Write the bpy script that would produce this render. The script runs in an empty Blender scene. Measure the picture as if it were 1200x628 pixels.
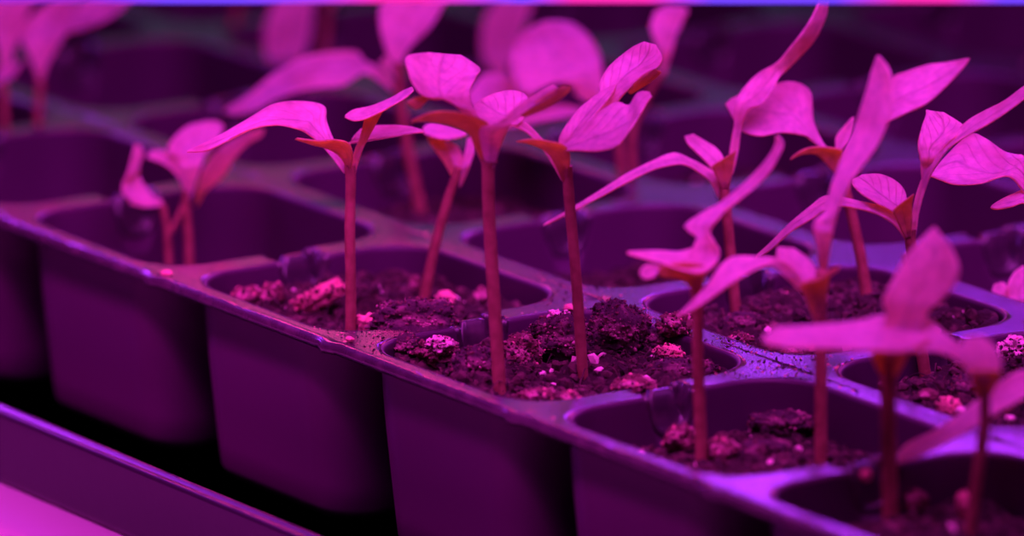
import bpy, bmesh, math, random
from mathutils import Vector, noise, Matrix
random.seed(7)
L = 0.04                       # one tray cell is 4 cm
Z0 = 0.66*L                    # height of the cell rims above the table top
scene = bpy.context.scene
COL = scene.collection

# ------------------------------------------------------------------ camera
F, YAW, PIT, DIST = 9758.0, 2.545, 0.243, 26.0
TX, TY = 1.531, 0.998
fd = Vector((math.cos(YAW)*math.cos(PIT), math.sin(YAW)*math.cos(PIT), -math.sin(PIT)))
rt = fd.cross(Vector((0, 0, 1))).normalized()
up = rt.cross(fd).normalized()
fh = Vector((math.cos(YAW), math.sin(YAW), 0))
CAM = Vector((TX*L, TY*L, Z0)) - fd*DIST*L
cam = bpy.data.cameras.new('camera'); co = bpy.data.objects.new('camera', cam); COL.objects.link(co)
co.matrix_world = Matrix(((rt.x, up.x, -fd.x, CAM.x), (rt.y, up.y, -fd.y, CAM.y), (rt.z, up.z, -fd.z, CAM.z), (0, 0, 0, 1)))
cam.sensor_width = 36; cam.lens = F/1200*36; cam.clip_start = 0.01; cam.clip_end = 30
cam.dof.use_dof = True; cam.dof.focus_distance = 25.1*L; cam.dof.aperture_fstop = 15.0
cam.dof.aperture_blades = 0
scene.camera = co

def ray(px, py):
    return (fd + rt*((px-600)/F) + up*((314-py)/F))
def onz(px, py, z=0.0):            # point on a level plane, z in cells relative to the rims
    r = ray(px, py); t = (Z0 + z*L - CAM.z)/r.z
    return CAM + r*t
PX = L/375.0                       # about one photo pixel, in metres, at the tray
def onv(px, py, base, d=0.0):      # point on an upright plane through base facing the viewpoint, d further back
    r = ray(px, py); t = ((base - CAM).dot(fh) + d*PX)/r.dot(fh)
    return CAM + r*t

# ------------------------------------------------------------------ helpers
def link(name, me, mat=None, parent=None, smooth=True):
    o = bpy.data.objects.new(name, me); COL.objects.link(o)
    if mat:
        for m in (mat if isinstance(mat, (list, tuple)) else [mat]): me.materials.append(m)
    if smooth:
        for p in me.polygons: p.use_smooth = True
    if parent: o.parent = parent
    return o
def empty(name, loc):
    o = bpy.data.objects.new(name, None); COL.objects.link(o); o.location = loc; o.empty_display_size = 0.01
    return o
def tag(o, label=None, cat=None, group=None, kind=None):
    if label: o['label'] = label
    if cat: o['category'] = cat
    if group: o['group'] = group
    if kind: o['kind'] = kind
    return o
def mesh(name, vs, fs, off=None):
    me = bpy.data.meshes.new(name)
    if off is not None: vs = [v - off for v in vs]
    me.from_pydata([tuple(v) for v in vs], [], fs); me.update()
    return me
def box(bm, lo, hi, bev=0):
    r = bmesh.ops.create_cube(bm, size=1)
    for v in r['verts']:
        for k in range(3): v.co[k] = lo[k] + (v.co[k]+.5)*(hi[k]-lo[k])
    if bev:
        es = list({e for v in r['verts'] for e in v.link_edges})
        bmesh.ops.bevel(bm, geom=es, offset=bev, segments=2, affect='EDGES')
def bmobj(name, bm, mat, parent=None, smooth=False):
    me = bpy.data.meshes.new(name); bm.to_mesh(me); bm.free()
    return link(name, me, mat, parent, smooth)
def catmull(pts, n):
    """pts: list of tuples; returns n samples per span + last"""
    out = []; k = len(pts)
    for i in range(k-1):
        p0, p1, p2, p3 = pts[max(i-1, 0)], pts[i], pts[i+1], pts[min(i+2, k-1)]
        for s in range(n):
            t = s/n
            out.append(tuple(.5*((2*b)+(-a+c)*t+(2*a-5*b+4*c-d)*t*t+(-a+3*b-3*c+d)*t**3) for a, b, c, d in zip(p0, p1, p2, p3)))
    out.append(tuple(pts[-1]))
    return out
def tube(pts, rad, seg=12, cap=True):
    vs, fs = [], []
    n = len(pts); prev = None
    for i, p in enumerate(pts):
        t = (pts[min(i+1, n-1)] - pts[max(i-1, 0)]).normalized()
        a = t.cross(Vector((0.3, 0.9, 0.1)) if prev is None else prev.cross(t) * -1)
        if prev is not None: a = (prev - t*prev.dot(t))
        a.normalize(); prev = a; b = t.cross(a)
        for s in range(seg):
            an = 2*math.pi*s/seg
            vs.append(p + (a*math.cos(an) + b*math.sin(an))*rad[i])
    for i in range(n-1):
        for s in range(seg):
            s2 = (s+1) % seg
            fs.append((i*seg+s, i*seg+s2, (i+1)*seg+s2, (i+1)*seg+s))
    if cap:
        fs.append(tuple(range(seg-1, -1, -1))); fs.append(tuple((n-1)*seg+s for s in range(seg)))
    return vs, fs

# ------------------------------------------------------------------ materials
def nt(name):
    m = bpy.data.materials.new(name); m.use_nodes = True
    t = m.node_tree; t.nodes.clear()
    return m, t, lambda k: t.nodes.new(k)
def principled(name, col, rough=.5, spec=.5, metal=0, bump=0, bscale=400, mix=None, mscale=100, mlo=.45, mhi=.6, emis=None, est=0, coat=0):
    m, t, N = nt(name)
    out = N('ShaderNodeOutputMaterial'); b = N('ShaderNodeBsdfPrincipled'); t.links.new(b.outputs[0], out.inputs[0])
    b.inputs['Base Color'].default_value = (*col, 1); b.inputs['Roughness'].default_value = rough
    b.inputs['Specular IOR Level'].default_value = spec; b.inputs['Metallic'].default_value = metal
    b.inputs['Coat Weight'].default_value = coat
    tc = N('ShaderNodeTexCoord')
    if mix:
        n = N('ShaderNodeTexNoise'); n.inputs['Scale'].default_value = mscale; n.inputs['Detail'].default_value = 6
        r = N('ShaderNodeValToRGB'); r.color_ramp.elements[0].position = mlo; r.color_ramp.elements[1].position = mhi
        r.color_ramp.elements[0].color = (*col, 1); r.color_ramp.elements[1].color = (*mix, 1)
        t.links.new(tc.outputs['Object'], n.inputs['Vector']); t.links.new(n.outputs[0], r.inputs[0]); t.links.new(r.outputs[0], b.inputs['Base Color'])
    if bump:
        n2 = N('ShaderNodeTexNoise'); n2.inputs['Scale'].default_value = bscale; n2.inputs['Detail'].default_value = 4
        bp = N('ShaderNodeBump'); bp.inputs['Strength'].default_value = bump; bp.inputs['Distance'].default_value = .0003
        t.links.new(tc.outputs['Object'], n2.inputs['Vector']); t.links.new(n2.outputs[0], bp.inputs['Height']); t.links.new(bp.outputs[0], b.inputs['Normal'])
    if emis:
        b.inputs['Emission Color'].default_value = (*emis, 1); b.inputs['Emission Strength'].default_value = est
    return m
def leafmat(name, top, trans, tw=.5, bump=.35, vein=.35):
    m, t, N = nt(name)
    out = N('ShaderNodeOutputMaterial')
    tc = N('ShaderNodeTexCoord'); sep = N('ShaderNodeSeparateXYZ'); t.links.new(tc.outputs['UV'], sep.inputs[0])
    def math_(op, a, b=None, c=None):
        n = N('ShaderNodeMath'); n.operation = op
        for k, v in enumerate((a, b, c)):
            if v is None: continue
            if isinstance(v, (int, float)): n.inputs[k].default_value = v
            else: t.links.new(v, n.inputs[k])
        return n.outputs[0]
    av = math_('ABSOLUTE', math_('SUBTRACT', sep.outputs[1], .5))            # distance from midrib
    rib = math_('SUBTRACT', 1.0, math_('SMOOTH_MIN', math_('MULTIPLY', av, 22), 1.0, .3))
    ph = math_('SUBTRACT', math_('MULTIPLY', sep.outputs[0], 7.0), math_('MULTIPLY', av, 5.0))
    sv = math_('ABSOLUTE', math_('SUBTRACT', math_('FRACT', ph), .5))
    side = math_('SUBTRACT', 1.0, math_('SMOOTH_MIN', math_('MULTIPLY', sv, 9), 1.0, .3))
    veins = math_('MAXIMUM', rib, math_('MULTIPLY', side, .5))
    n = N('ShaderNodeTexNoise'); n.inputs['Scale'].default_value = 900; n.inputs['Detail'].default_value = 3
    t.links.new(tc.outputs['Object'], n.inputs['Vector'])
    n1 = N('ShaderNodeTexNoise'); n1.inputs['Scale'].default_value = 140; n1.inputs['Detail'].default_value = 3
    t.links.new(tc.outputs['Object'], n1.inputs['Vector'])
    def colmix(c, dark):
        r = N('ShaderNodeMixRGB'); r.inputs[1].default_value = (*c, 1); r.inputs[2].default_value = (*[x*dark for x in c], 1)
        f = math_('ADD', math_('MULTIPLY', veins, vein), math_('MULTIPLY', math_('SUBTRACT', n.outputs[0], .35), 1.3)); 
        f = math_('MAXIMUM', f, 0.0); t.links.new(f, r.inputs[0])
        r2 = N('ShaderNodeMixRGB'); r2.inputs[2].default_value = (c[0]*.62, c[1]*.4, c[2]*.30, 1); t.links.new(r.outputs[0], r2.inputs[1])
        mr = N('ShaderNodeMapRange'); mr.inputs[1].default_value = .50; mr.inputs[2].default_value = .75; mr.inputs[4].default_value = .75
        t.links.new(n1.outputs[0], mr.inputs[0]); t.links.new(mr.outputs[0], r2.inputs[0]); return r2.outputs[0]
    d = N('ShaderNodeBsdfPrincipled'); t.links.new(colmix(top, .55), d.inputs['Base Color'])
    d.inputs['Roughness'].default_value = .42; d.inputs['Specular IOR Level'].default_value = .35
    d.inputs['Sheen Weight'].default_value = .25; d.inputs['Sheen Roughness'].default_value = .4
    tr = N('ShaderNodeBsdfTranslucent'); t.links.new(colmix(trans, .6), tr.inputs[0])
    mx = N('ShaderNodeMixShader'); mx.inputs[0].default_value = tw
    t.links.new(d.outputs[0], mx.inputs[1]); t.links.new(tr.outputs[0], mx.inputs[2]); t.links.new(mx.outputs[0], out.inputs[0])
    hgt = math_('ADD', math_('MULTIPLY', n.outputs[0], .6), math_('ADD', math_('MULTIPLY', n1.outputs[0], 1.6), math_('MULTIPLY', veins, -.5)))
    bp = N('ShaderNodeBump'); bp.inputs['Strength'].default_value = bump; bp.inputs['Distance'].default_value = .0004
    t.links.new(hgt, bp.inputs['Height']); t.links.new(bp.outputs[0], d.inputs['Normal'])
    return m
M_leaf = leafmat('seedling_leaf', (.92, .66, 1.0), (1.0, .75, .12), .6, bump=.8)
M_under = leafmat('seedling_underside_glow', (.56, .27, .34), (1.0, .85, .09), .6, bump=.8)  # reddish underside colour, also stands in for orange light shining through the blade
M_stem = principled('seedling_stem', (.30, .13, .085), .55, .3, bump=.5, bscale=900, mix=(.20, .08, .05), mscale=500, mlo=.4, mhi=.65)
M_plastic = principled('black_tray_plastic', (.035, .016, .034), .24, .6, bump=.30, bscale=170, mix=(.07, .04, .06), mscale=260, mlo=.5, mhi=.72)
M_cell = principled('cell_wall_plastic', (.058, .014, .056), .42, .3, bump=.05, bscale=300)
M_outer = principled('outer_tray_plastic', (.010, .004, .013), .30, .45, bump=.05, bscale=300)
M_soil = principled('potting_soil', (.03, .015, .018), .95, .2, bump=1.0, bscale=1500, mix=(.17, .08, .09), mscale=420, mlo=.52, mhi=.72)
M_crumb = principled('peat_crumbs', (.10, .045, .05), .9, .2, bump=.8, bscale=1500, mix=(.03, .015, .02), mscale=600, mlo=.4, mhi=.6)
M_perl = principled('perlite', (.85, .55, .60), .8, .3, bump=.7, bscale=900, mix=(.5, .25, .3), mscale=500, mlo=.5, mhi=.7)
M_bark = principled('bark', (.80, .30, .30), .8, .25, bump=1.0, bscale=800, mix=(.35, .12, .13), mscale=250, mlo=.45, mhi=.68)
M_lump = principled('peat_lump', (.06, .03, .045), .95, .15, bump=1.0, bscale=1100, mix=(.30, .13, .16), mscale=380, mlo=.5, mhi=.74)
M_red = principled('reddish_peat', (.15, .055, .06), .9, .2, bump=1.0, bscale=1100, mix=(.62, .28, .34), mscale=450, mlo=.5, mhi=.68)
M_white = principled('pale_laminate', (.13, .125, .13), .45, .4)
M_wall = principled('dark_room_paint', (.06, .05, .06), .8, .2, bump=.1, bscale=30)
M_floor = principled('dark_floor', (.05, .045, .05), .7, .3, bump=.1, bscale=20)
M_alu = principled('lamp_housing', (.25, .25, .27), .35, .5, metal=.8)
M_wire = principled('steel_wire', (.4, .4, .42), .3, .5, metal=1)

# ------------------------------------------------------------------ the cell tray
A_ = .058; RAD = .185; C0 = .088; YF = .032; DEP = .615
NI0, NI1, NJ = -5, 7, 6
NW, ND, NC = .088, .125, .53       # flow notch: half width, depth, place along the divider
def rrect(x0, x1, y0, y1, r, ts):
    """points of a rounded rectangle at fixed parameters (side, t)"""
    out = []
    c = [(x1-r, y0+r, -90), (x1-r, y1-r, 0), (x0+r, y1-r, 90), (x0+r, y0+r, 180)]
    for k, t in ts:
        cx, cy, a0 = c[k]
        if t <= 1:      # corner arc
            a = math.radians(a0 + 90*t); out.append((cx+r*math.cos(a), cy+r*math.sin(a)))
        else:
            t -= 1
            a = math.radians(a0+90); p = (cx+r*math.cos(a), cy+r*math.sin(a))
            n = c[(k+1) % 4]; a2 = math.radians(n[2]); q = (n[0]+r*math.cos(a2), n[1]+r*math.sin(a2))
            out.append((p[0]+(q[0]-p[0])*t, p[1]+(q[1]-p[1])*t))
    return out
TS = []
for k in range(4):
    TS += [(k, i/12) for i in range(12)]
    TS += [(k, 1+i/40) for i in range(40)]
NP = len(TS)
def square(x, y, cx, cy, x0, x1, y0, y1):
    dx, dy = x-cx, y-cy
    s = 1e9
    if dx > 1e-9: s = min(s, (x1-cx)/dx)
    if dx < -1e-9: s = min(s, (x0-cx)/dx)
    if dy > 1e-9: s = min(s, (y1-cy)/dy)
    if dy < -1e-9: s = min(s, (y0-cy)/dy)
    return cx+dx*s, cy+dy*s
def sstep(x):
    x = min(1, max(0, x)); return x*x*(3-2*x)
def hz(x, y):
    """height of the sheet (cells) with the U shaped flow notches in the cross dividers"""
    xi = round(x); u = abs(x-xi); s = (y - math.floor(y)) - NC
    if xi <= NI0 or xi >= NI1: return 0
    q = abs(s)/NW
    if q >= 1.12: return 0
    dip = ND*math.sqrt(max(0, 1-min(1, q)**2.6))
    if u < .03: f = sstep((u-.012)/.018) ; f = f if q < .56 else 1.0
    else: f = 1
    return -dip*f
def cell_loops(i, j):
    x0, x1 = i+A_, i+1-A_
    y0, y1 = j+(C0 if j == 0 else A_), j+1-A_
    return x0, x1, y0, y1
tray = empty('seedling_tray', (0, 0, Z0))
tag(tray, 'black plastic seedling tray with rows of square cells and notched dividers', 'seedling tray')
vs, fs = [], []
def add_rim(i, j):
    x0, x1, y0, y1 = cell_loops(i, j)
    inner = rrect(x0-.010, x1+.010, y0-.010, y1+.010, RAD+.010, TS)
    cx, cy = i+.5, (y0+y1)/2
    b = len(vs); K = 7
    for (x, y) in inner:
        sx, sy = square(x, y, cx, cy, i, i+1, j if j else YF, j+1)
        for k in range(K+1):
            t = k/K
            px, py = x+(sx-x)*t, y+(sy-y)*t
            # the sheet is very slightly domed between openings, with a fine bead beside each opening
            z = hz(px, py)
            vs.append(Vector((px*L, py*L, z*L)))
    for p in range(NP):
        q = (p+1) % NP
        for k in range(K):
            fs.append((b+p*(K+1)+k, b+p*(K+1)+k+1, b+q*(K+1)+k+1, b+q*(K+1)+k))
for i in range(NI0, NI1):
    for j in range(NJ): add_rim(i, j)
# corner gaps of the grid squares are covered by the radial fans; outer lip all round
def lip(p0, p1, nrm):
    n = 240; b = len(vs); prof = [(0, 0), (.010, -.002), (.015, -.007), (.017, -.014), (.017, -.026)]
    for a in range(n+1):
        t = a/n; x = p0[0]+(p1[0]-p0[0])*t; y = p0[1]+(p1[1]-p0[1])*t
        s = x if nrm[0] == 0 else y
        d = abs(s-round(s)); bump = .02*math.exp(-(d/.022)**2)
        for (o, z) in prof:
            o2 = o + bump*(o > 0)
            vs.append(Vector(((x+nrm[0]*o2)*L, (y+nrm[1]*o2)*L, z*L)))
    m = len(prof)
    for a in range(n):
        for k in range(m-1): fs.append((b+a*m+k, b+a*m+k+1, b+(a+1)*m+k+1, b+(a+1)*m+k))
lip((NI1, YF), (NI0, YF), (0, -1)); lip((NI0, NJ), (NI1, NJ), (0, 1)); lip((NI0, YF), (NI0, NJ), (-1, 0)); lip((NI1, NJ), (NI1, YF), (1, 0))
for i in range(NI0+1, NI1):          # rounded U-shaped edge of every flow notch, one on each side of the divider
    for j in range(NJ):
        for sgn in (-1, 1):
            P = []
            for k in range(25):
                q = math.cos(math.pi*k/24)
                P.append(Vector(((i+sgn*(A_-.010))*L, (j+NC+NW*q)*L, (-ND*math.sqrt(max(0, 1-abs(q)**2.6))-.004)*L)))
            v2, f2 = tube(P, [.0155*L]*25, 8); b = len(vs); vs += v2; fs += [tuple(b+q for q in f) for f in f2]
me = mesh('rim', vs, fs)
bm = bmesh.new(); bm.from_mesh(me); bmesh.ops.remove_doubles(bm, verts=bm.verts, dist=.00002); bmesh.ops.recalc_face_normals(bm, faces=bm.faces)
if sum(f.normal.z for f in bm.faces) < 0: bmesh.ops.reverse_faces(bm, faces=bm.faces)
bm.to_mesh(me); bm.free()
rim = link('rim', me, M_plastic, tray)
sd = rim.modifiers.new('s', 'SOLIDIFY'); sd.thickness = .0004; sd.offset = -1
def cell_mesh(j):
    x0, x1, y0, y1 = cell_loops(0, j)
    jj = 0
    V, Fc = [], []
    # profile: (inset, z, weight of notch)
    prof = [(-.010, 0, 1), (-.005, -.001, 1), (-.001, -.004, 1), (.002, -.009, 1), (.003, -.015, 1), (.004, -.04, .96), (.006, -.09, .85), (.009, -.14, .6), (.013, -.2, 0), (.026, -.34, 0), (.042, -.5, 0), (.050, -.575, 0), (.066, -.602, 0), (.10, -DEP, 0), (.2, -DEP, 0), (.33, -DEP, 0)]
    for (ins, z, w) in prof:
        r = max(.02, RAD-ins*.9)
        for (x, y) in rrect(x0+ins, x1-ins, y0+ins, y1-ins, r, TS):
            xx = -A_*.9 if x < .5 else 1+A_*.9
            h = 0
            if w:
                s = (y-math.floor(y)) - NC
                if (x < A_+.08 or x > 1-A_-.08) and abs(s) < NW*1.12:
                    h = hz(.05, y)
                if h: zz = min(z, h + (z if z > -.02 else -.012 + (z+.012)*.2)) if h < z else z
                else: zz = z
            else: zz = z
            V.append(Vector((x*L, y*L, zz*L)))
    m = len(prof)
    for k in range(m-1):
        for p in range(NP):
            q = (p+1) % NP
            Fc.append((k*NP+p, k*NP+q, (k+1)*NP+q, (k+1)*NP+p))
    Fc.append(tuple((m-1)*NP+p for p in range(NP)))
    return mesh('cell', V, Fc)
cm = {}
def place_cell(i, j):
    key = 0 if j == 0 else 1
    if key not in cm:
        cm[key] = cell_mesh(key)
        o = link('cell', cm[key], M_cell, tray)
        cm[key, 'o'] = o
        s = o.modifiers.new('s', 'SOLIDIFY'); s.thickness = .0005; s.offset = -1
    else:
        o = cm[key, 'o'].copy(); COL.objects.link(o); o.parent = tray
    o.location = (i*L, (j-key)*L, 0)
for j in range(NJ):
    for i in range(NI0, NI1): place_cell(i, j)

# ------------------------------------------------------------------ outer watering tray
ot = empty('watering_tray', (0, 0, 0)); tag(ot, 'shallow dark purple-lit plastic tray with double ridged edge holding the cell tray', 'tray')
ox0, ox1, oy0, oy1 = NI0-.50, NI1+.50, -.42, NJ+.5
BOT = .012; OH = .245
prof = [(.30, BOT), (.12, BOT), (.09, .03), (.065, OH-.03), (.06, OH-.012), (.052, OH), (.044, OH-.006), (.030, OH-.012), (.018, OH-.010), (.010, OH-.002), (.002, OH-.006), (-.002, OH-.02), (.010, .03), (.02, 0), (.30, 0)]
V, Fc = [], []; m = len(prof); TS2 = [(k, i/10) for k in range(4) for i in range(11)]
for (ins, z) in prof:
    for (x, y) in rrect(ox0+ins, ox1-ins, oy0+ins, oy1-ins, max(.08, .3-ins), TS2): V.append(Vector((x*L, y*L, z*L)))
n2 = len(TS2)
for k in range(m-1):
    for p in range(n2):
        q = (p+1) % n2; Fc.append((k*n2+p, k*n2+q, (k+1)*n2+q, (k+1)*n2+p))
Fc.append(tuple(range(n2))); Fc.append(tuple((m-1)*n2+p for p in range(n2-1, -1, -1)))
link('tray_shell', mesh('tray_shell', V, Fc), M_outer, ot)

# ------------------------------------------------------------------ soil in the cells
def fbm(p, o=4):
    return noise.fractal(p, 1.0, 2.1, o)
def soil(i, j, z, amp, label, n=70, crumbs=0, tilt=(0, 0), pale=.03, fibres=0):
    x0, x1, y0, y1 = cell_loops(i, j)
    ins = .012 + max(0, -z)*.09
    x0 += ins; x1 -= ins; y0 += ins; y1 -= ins
    V, Fc = [], []; seed = Vector((i*13.1, j*7.7, 3.3))
    def top(x, y):
        p = Vector((x*4.2, y*4.2, 0))+seed
        h = z + amp*fbm(p) + amp*.45*abs(fbm(p*3.3)) + amp*.35*fbm(p*8) + tilt[0]*(x-i-.5) + tilt[1]*(y-j-.5)
        return h
    idx = {}
    cx, cy = (x0+x1)/2, (y0+y1)/2
    K = n//2
    ring = rrect(x0, x1, y0, y1, RAD-.02, TS)
    for (x, y) in ring:
        for k in range(K+1):
            t = k/K; px, py = cx+(x-cx)*t, cy+(y-cy)*t
            V.append(Vector((px*L, py*L, min(-.006, top(px, py)) * L if t > .93 else top(px, py)*L)))
    for p in range(NP):
        q = (p+1) % NP
        for k in range(K): Fc.append((p*(K+1)+k, q*(K+1)+k, q*(K+1)+k+1, p*(K+1)+k+1))
    # sides of the plug down into the cell
    b = len(V)
    for (x, y) in ring: V.append(Vector((cx+(x-cx)*.93, cy+(y-cy)*.93, 0))*1); V[-1] = Vector(((cx+(x-cx)*.90)*L, (cy+(y-cy)*.90)*L, -.59*L))
    for p in range(NP):
        q = (p+1) % NP; Fc.append((p*(K+1)+K, q*(K+1)+K, b+q, b+p))
    Fc.append(tuple(b+p for p in range(NP-1, -1, -1)))
    nb = len(Fc); mats = [0]*nb
    rnd = random.Random(i*31+j*17+5)
    for c in range(crumbs):
        x = rnd.uniform(x0+.03, x1-.03); y = rnd.uniform(y0+.03, y1-.03)
        # keep out of the rounded corners
        if (max(0, abs(x-cx)-(x1-x0)/2+RAD)**2 + max(0, abs(y-cy)-(y1-y0)/2+RAD)**2)**.5 > RAD-.03: continue
        r = rnd.choice([.006, .008, .010, .013, .018])*rnd.uniform(.7, 1.2)
        zt = top(x, y)+r*.4
        c0 = Vector((x, y, zt)); b = len(V); bm = bmesh.new()
        bmesh.ops.create_icosphere(bm, subdivisions=1, radius=1)
        sc = Vector((rnd.uniform(.7, 1.5), rnd.uniform(.7, 1.5), rnd.uniform(.5, 1)))*r
        rot = Matrix.Rotation(rnd.uniform(0, 6.28), 3, Vector((rnd.random(), rnd.random(), rnd.random()+.1)).normalized())
        for v in bm.verts:
            w = rot @ Vector((v.co.x*sc.x, v.co.y*sc.y, v.co.z*sc.z)) * rnd.uniform(.75, 1.25)
            V.append((c0+w)*L)
        mt = 2 if rnd.random() < pale else 1
        for f in bm.faces: Fc.append(tuple(b+v.index for v in f.verts)); mats.append(mt)
        bm.free()
    for c in range(fibres):
        x = rnd.uniform(x0+.12, x1-.12); y = rnd.uniform(y0+.12, y1-.12); a = rnd.uniform(0, 6.28); P = []
        ln = rnd.uniform(.06, .16); cur = rnd.uniform(-8, 8); hh = rnd.uniform(.01, .05)
        for k in range(9):
            t = k/8; P.append(Vector((x, y, top(x, y)*.3+z*.7+hh*math.sin(math.pi*t)))*L); x += math.cos(a)*ln/8; y += math.sin(a)*ln/8; a += cur*ln/8
        v2, f2 = tube(P, [.0019*L]*9, 4); b = len(V); V += v2
        for f in f2: Fc.append(tuple(b+q for q in f)); mats.append(1)
    me = mesh('potting_soil', V, Fc)
    o = link('potting_soil', me, [M_soil, M_crumb, M_perl])
    for p, mt in zip(me.polygons, mats):
        p.material_index = mt
        if mt: p.use_smooth = False
    o.location = (0, 0, Z0)
    tag(o, label, 'soil', kind='stuff')
    return o
SOIL = {(0, 0): -.34, (1, 0): -.085, (2, 0): -.065, (3, 0): -.155, (4, 0): -.16, (5, 0): -.2, (-1, 0): -.3,
        (0, 1): -.17, (1, 1): -.20, (2, 1): -.055, (3, 1): -.07, (4, 1): -.1, (-1, 1): -.3,
        (0, 2): -.22, (1, 2): -.26, (2, 2): -.30, (3, 2): -.25, (-1, 2): -.3}
WHERE = {(0, 0): 'sunk low in the front-row cell left of the nearest filled one', (1, 0): 'brown soil with bark bits filling the front-row cell under the leftmost upright stem',
         (2, 0): 'sharp, lumpy dark soil heaped in the middle front-row cell with two stems', (3, 0): 'fibrous dark soil low in the front-row cell behind the curled bright leaf',
         (4, 0): 'blurred soil with pale grains in the bottom-right corner cell', (2, 1): 'dark soil full to the rim in the second-row cell with the tall forked seedling',
         (3, 1): 'lumpy soil in the second-row cell at right behind the big blurred leaf', (1, 1): 'shaded soil in the second-row cell behind the two sharp stems',
         (0, 1): 'shaded soil behind the leftmost upright stem in the second row'}
for i in range(NI0, NI1):
    for j in range(NJ):
        z = SOIL.get((i, j), -.27)
        close = (i, j) in ((1, 0), (2, 0), (3, 0), (2, 1), (3, 1), (4, 0), (1, 1), (0, 1))
        if i < -4 or i > 5: continue
        o = soil(i, j, z, .045 if close else .05, WHERE.get((i, j), 'dark potting soil in a blurred cell further back or at the tray edge'),
             n=90 if close else 24, crumbs={(1, 0): 700, (2, 0): 900, (3, 0): 700, (2, 1): 500, (3, 1): 600, (4, 0): 300, (1, 1): 250, (0, 1): 250}.get((i, j), 60),
             fibres=60 if (i, j) in ((1, 0), (2, 0), (3, 0), (3, 1)) else 0, tilt={(2, 1): (.03, .05), (3, 1): (.03, .07)}.get((i, j), (0, 0)))
        if (i, j) not in WHERE: o['group'] = 'soil in the blurred cells'

# ------------------------------------------------------------------ lumps and chips lying on the soil
def lump(name, px, py, hw, hh, z, mat, label, cat, rough=.35, dep=None, rot=0, sub=4, sharp=1.0, flat=None, seed=0, frq=2.2):
    """px,py: centre of the lump in the picture; hw, hh: half size in photo pixels; z: level it lies on"""
    c = onz(px, py+hh*.8, z)
    bm = bmesh.new(); bmesh.ops.create_icosphere(bm, subdivisions=min(sub, 5), radius=1)
    rw, rh = hw*PX, hh*PX; rd = (dep or hw)*PX
    s = Vector((px*.13+seed, py*.17, hw*.3))
    ca, sa = math.cos(rot), math.sin(rot)
    def place(w):
        q = Vector((w.x*rw, w.y*rd, w.z*rh)); q = Vector((q.x*ca - q.z*sa, q.y, q.x*sa + q.z*ca))
        return rt*q.x + fh*q.y + Vector((0, 0, 1))*q.z
    def surf(n):
        return n*(1 + rough*.9*fbm(n*1.4+s, 2) + rough*.35*fbm(n*4+s, 3) + .05*fbm(n*11+s, 2))
    for v in bm.verts: v.co = place(surf(v.co.normalized()))
    nm0 = len(bm.faces)
    rnd = random.Random(int(px*7+py))
    if sub >= 5:                      # crumbs and grit sticking to the lump
        for c_ in range(int(90 + hw*hh*.75)):
            n = Vector((rnd.gauss(0, 1), rnd.gauss(0, 1), abs(rnd.gauss(0, 1)) - .4)).normalized()
            p = place(surf(n)*rnd.uniform(.96, 1.08)); rr = rnd.choice([.7, .9, 1.1, 1.5, 2.2])*PX*rnd.uniform(.8, 1.2)
            g = bmesh.ops.create_icosphere(bm, subdivisions=1, radius=1)
            a = [rnd.uniform(.6, 1.5) for _ in range(3)]
            for v in g['verts']:
                v.co = p + Vector((v.co.x*a[0], v.co.y*a[1], v.co.z*a[2]))*rr*rnd.uniform(.7, 1.3)
            if rnd.random() < .45:
                fset = {f for v in g['verts'] for f in v.link_faces}
                mi = 2 if rnd.random() < .25 else 1
                for f in fset: f.material_index = mi
    o = bmobj(name, bm, [mat, M_crumb if mat != M_lump else M_red, M_bark if mat != M_lump else M_crumb], None, sub > 3)
    o.location = c + Vector((0, 0, rh*.72))
    return tag(o, label, cat)
G = 'pieces lying on the soil'
lump('bark_chip', 377, 345, 31, 12, -.06, M_bark, 'bright pink elongated bark chip sloping left of the leftmost upright stem', 'bark chip', rot=.35, dep=16, sub=5)
lump('bark_chip', 430, 379, 12, 13, -.06, M_bark, 'pointed pink bark chip touching the foot of the leftmost upright stem', 'bark chip', dep=9, rough=.5)
lump('soil_lump', 489, 374, 47, 23, -.05, M_lump, 'wide fibrous dark soil lump bridging the divider left of centre', 'soil lump', rough=.4, dep=30, sub=6, frq=3)
lump('bark_chip', 522, 349, 12, 8, -.06, M_bark, 'small red chip behind the wide fibrous lump, right of the slanting stem', 'bark chip')
lump('perlite_grain', 487, 333, 8, 12, -.09, M_red, 'pale upright grain just left of the slanting stem base', 'perlite grain')
lump('perlite_grain', 567, 345, 13, 10, -.09, M_red, 'mauve grain against the left side of the thick central stem', 'perlite grain')
lump('soil_lump', 318, 345, 14, 14, -.08, M_red, 'reddish crumbly lump at the left end of the front filled cell', 'soil lump', sub=5)
lump('soil_lump', 290, 345, 16, 9, -.07, M_red, 'low reddish lump in the left corner of the front filled cell', 'soil lump', sub=5)
lump('soil_lump', 511, 411, 20, 14, -.05, M_red, 'bright speckled pink crumb cluster near the front rim left of centre', 'soil lump', rough=.6, sub=6, frq=4)
lump('soil_lump', 480, 405, 18, 12, -.05, M_lump, 'dark reddish fibrous lump in the left corner of the middle front cell', 'soil lump', rough=.5, sub=6, frq=4)
lump('soil_lump', 560, 427, 26, 21, -.06, M_lump, 'blocky pink-flecked dark lump left of the thick central stem', 'soil lump', rough=.35, sub=6, frq=3.5)
lump('perlite_grain', 513, 402, 13, 7, .0, M_perl, 'pale pink crust of grains near the front rim, left of the thick stem', 'perlite grain', rough=.7, sub=5, frq=4)
lump('soil_lump', 610, 412, 20, 21, -.06, M_red, 'upright crumbly pink lump right of the thick central stem', 'soil lump', rough=.5, sub=6, frq=3.5)
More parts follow.
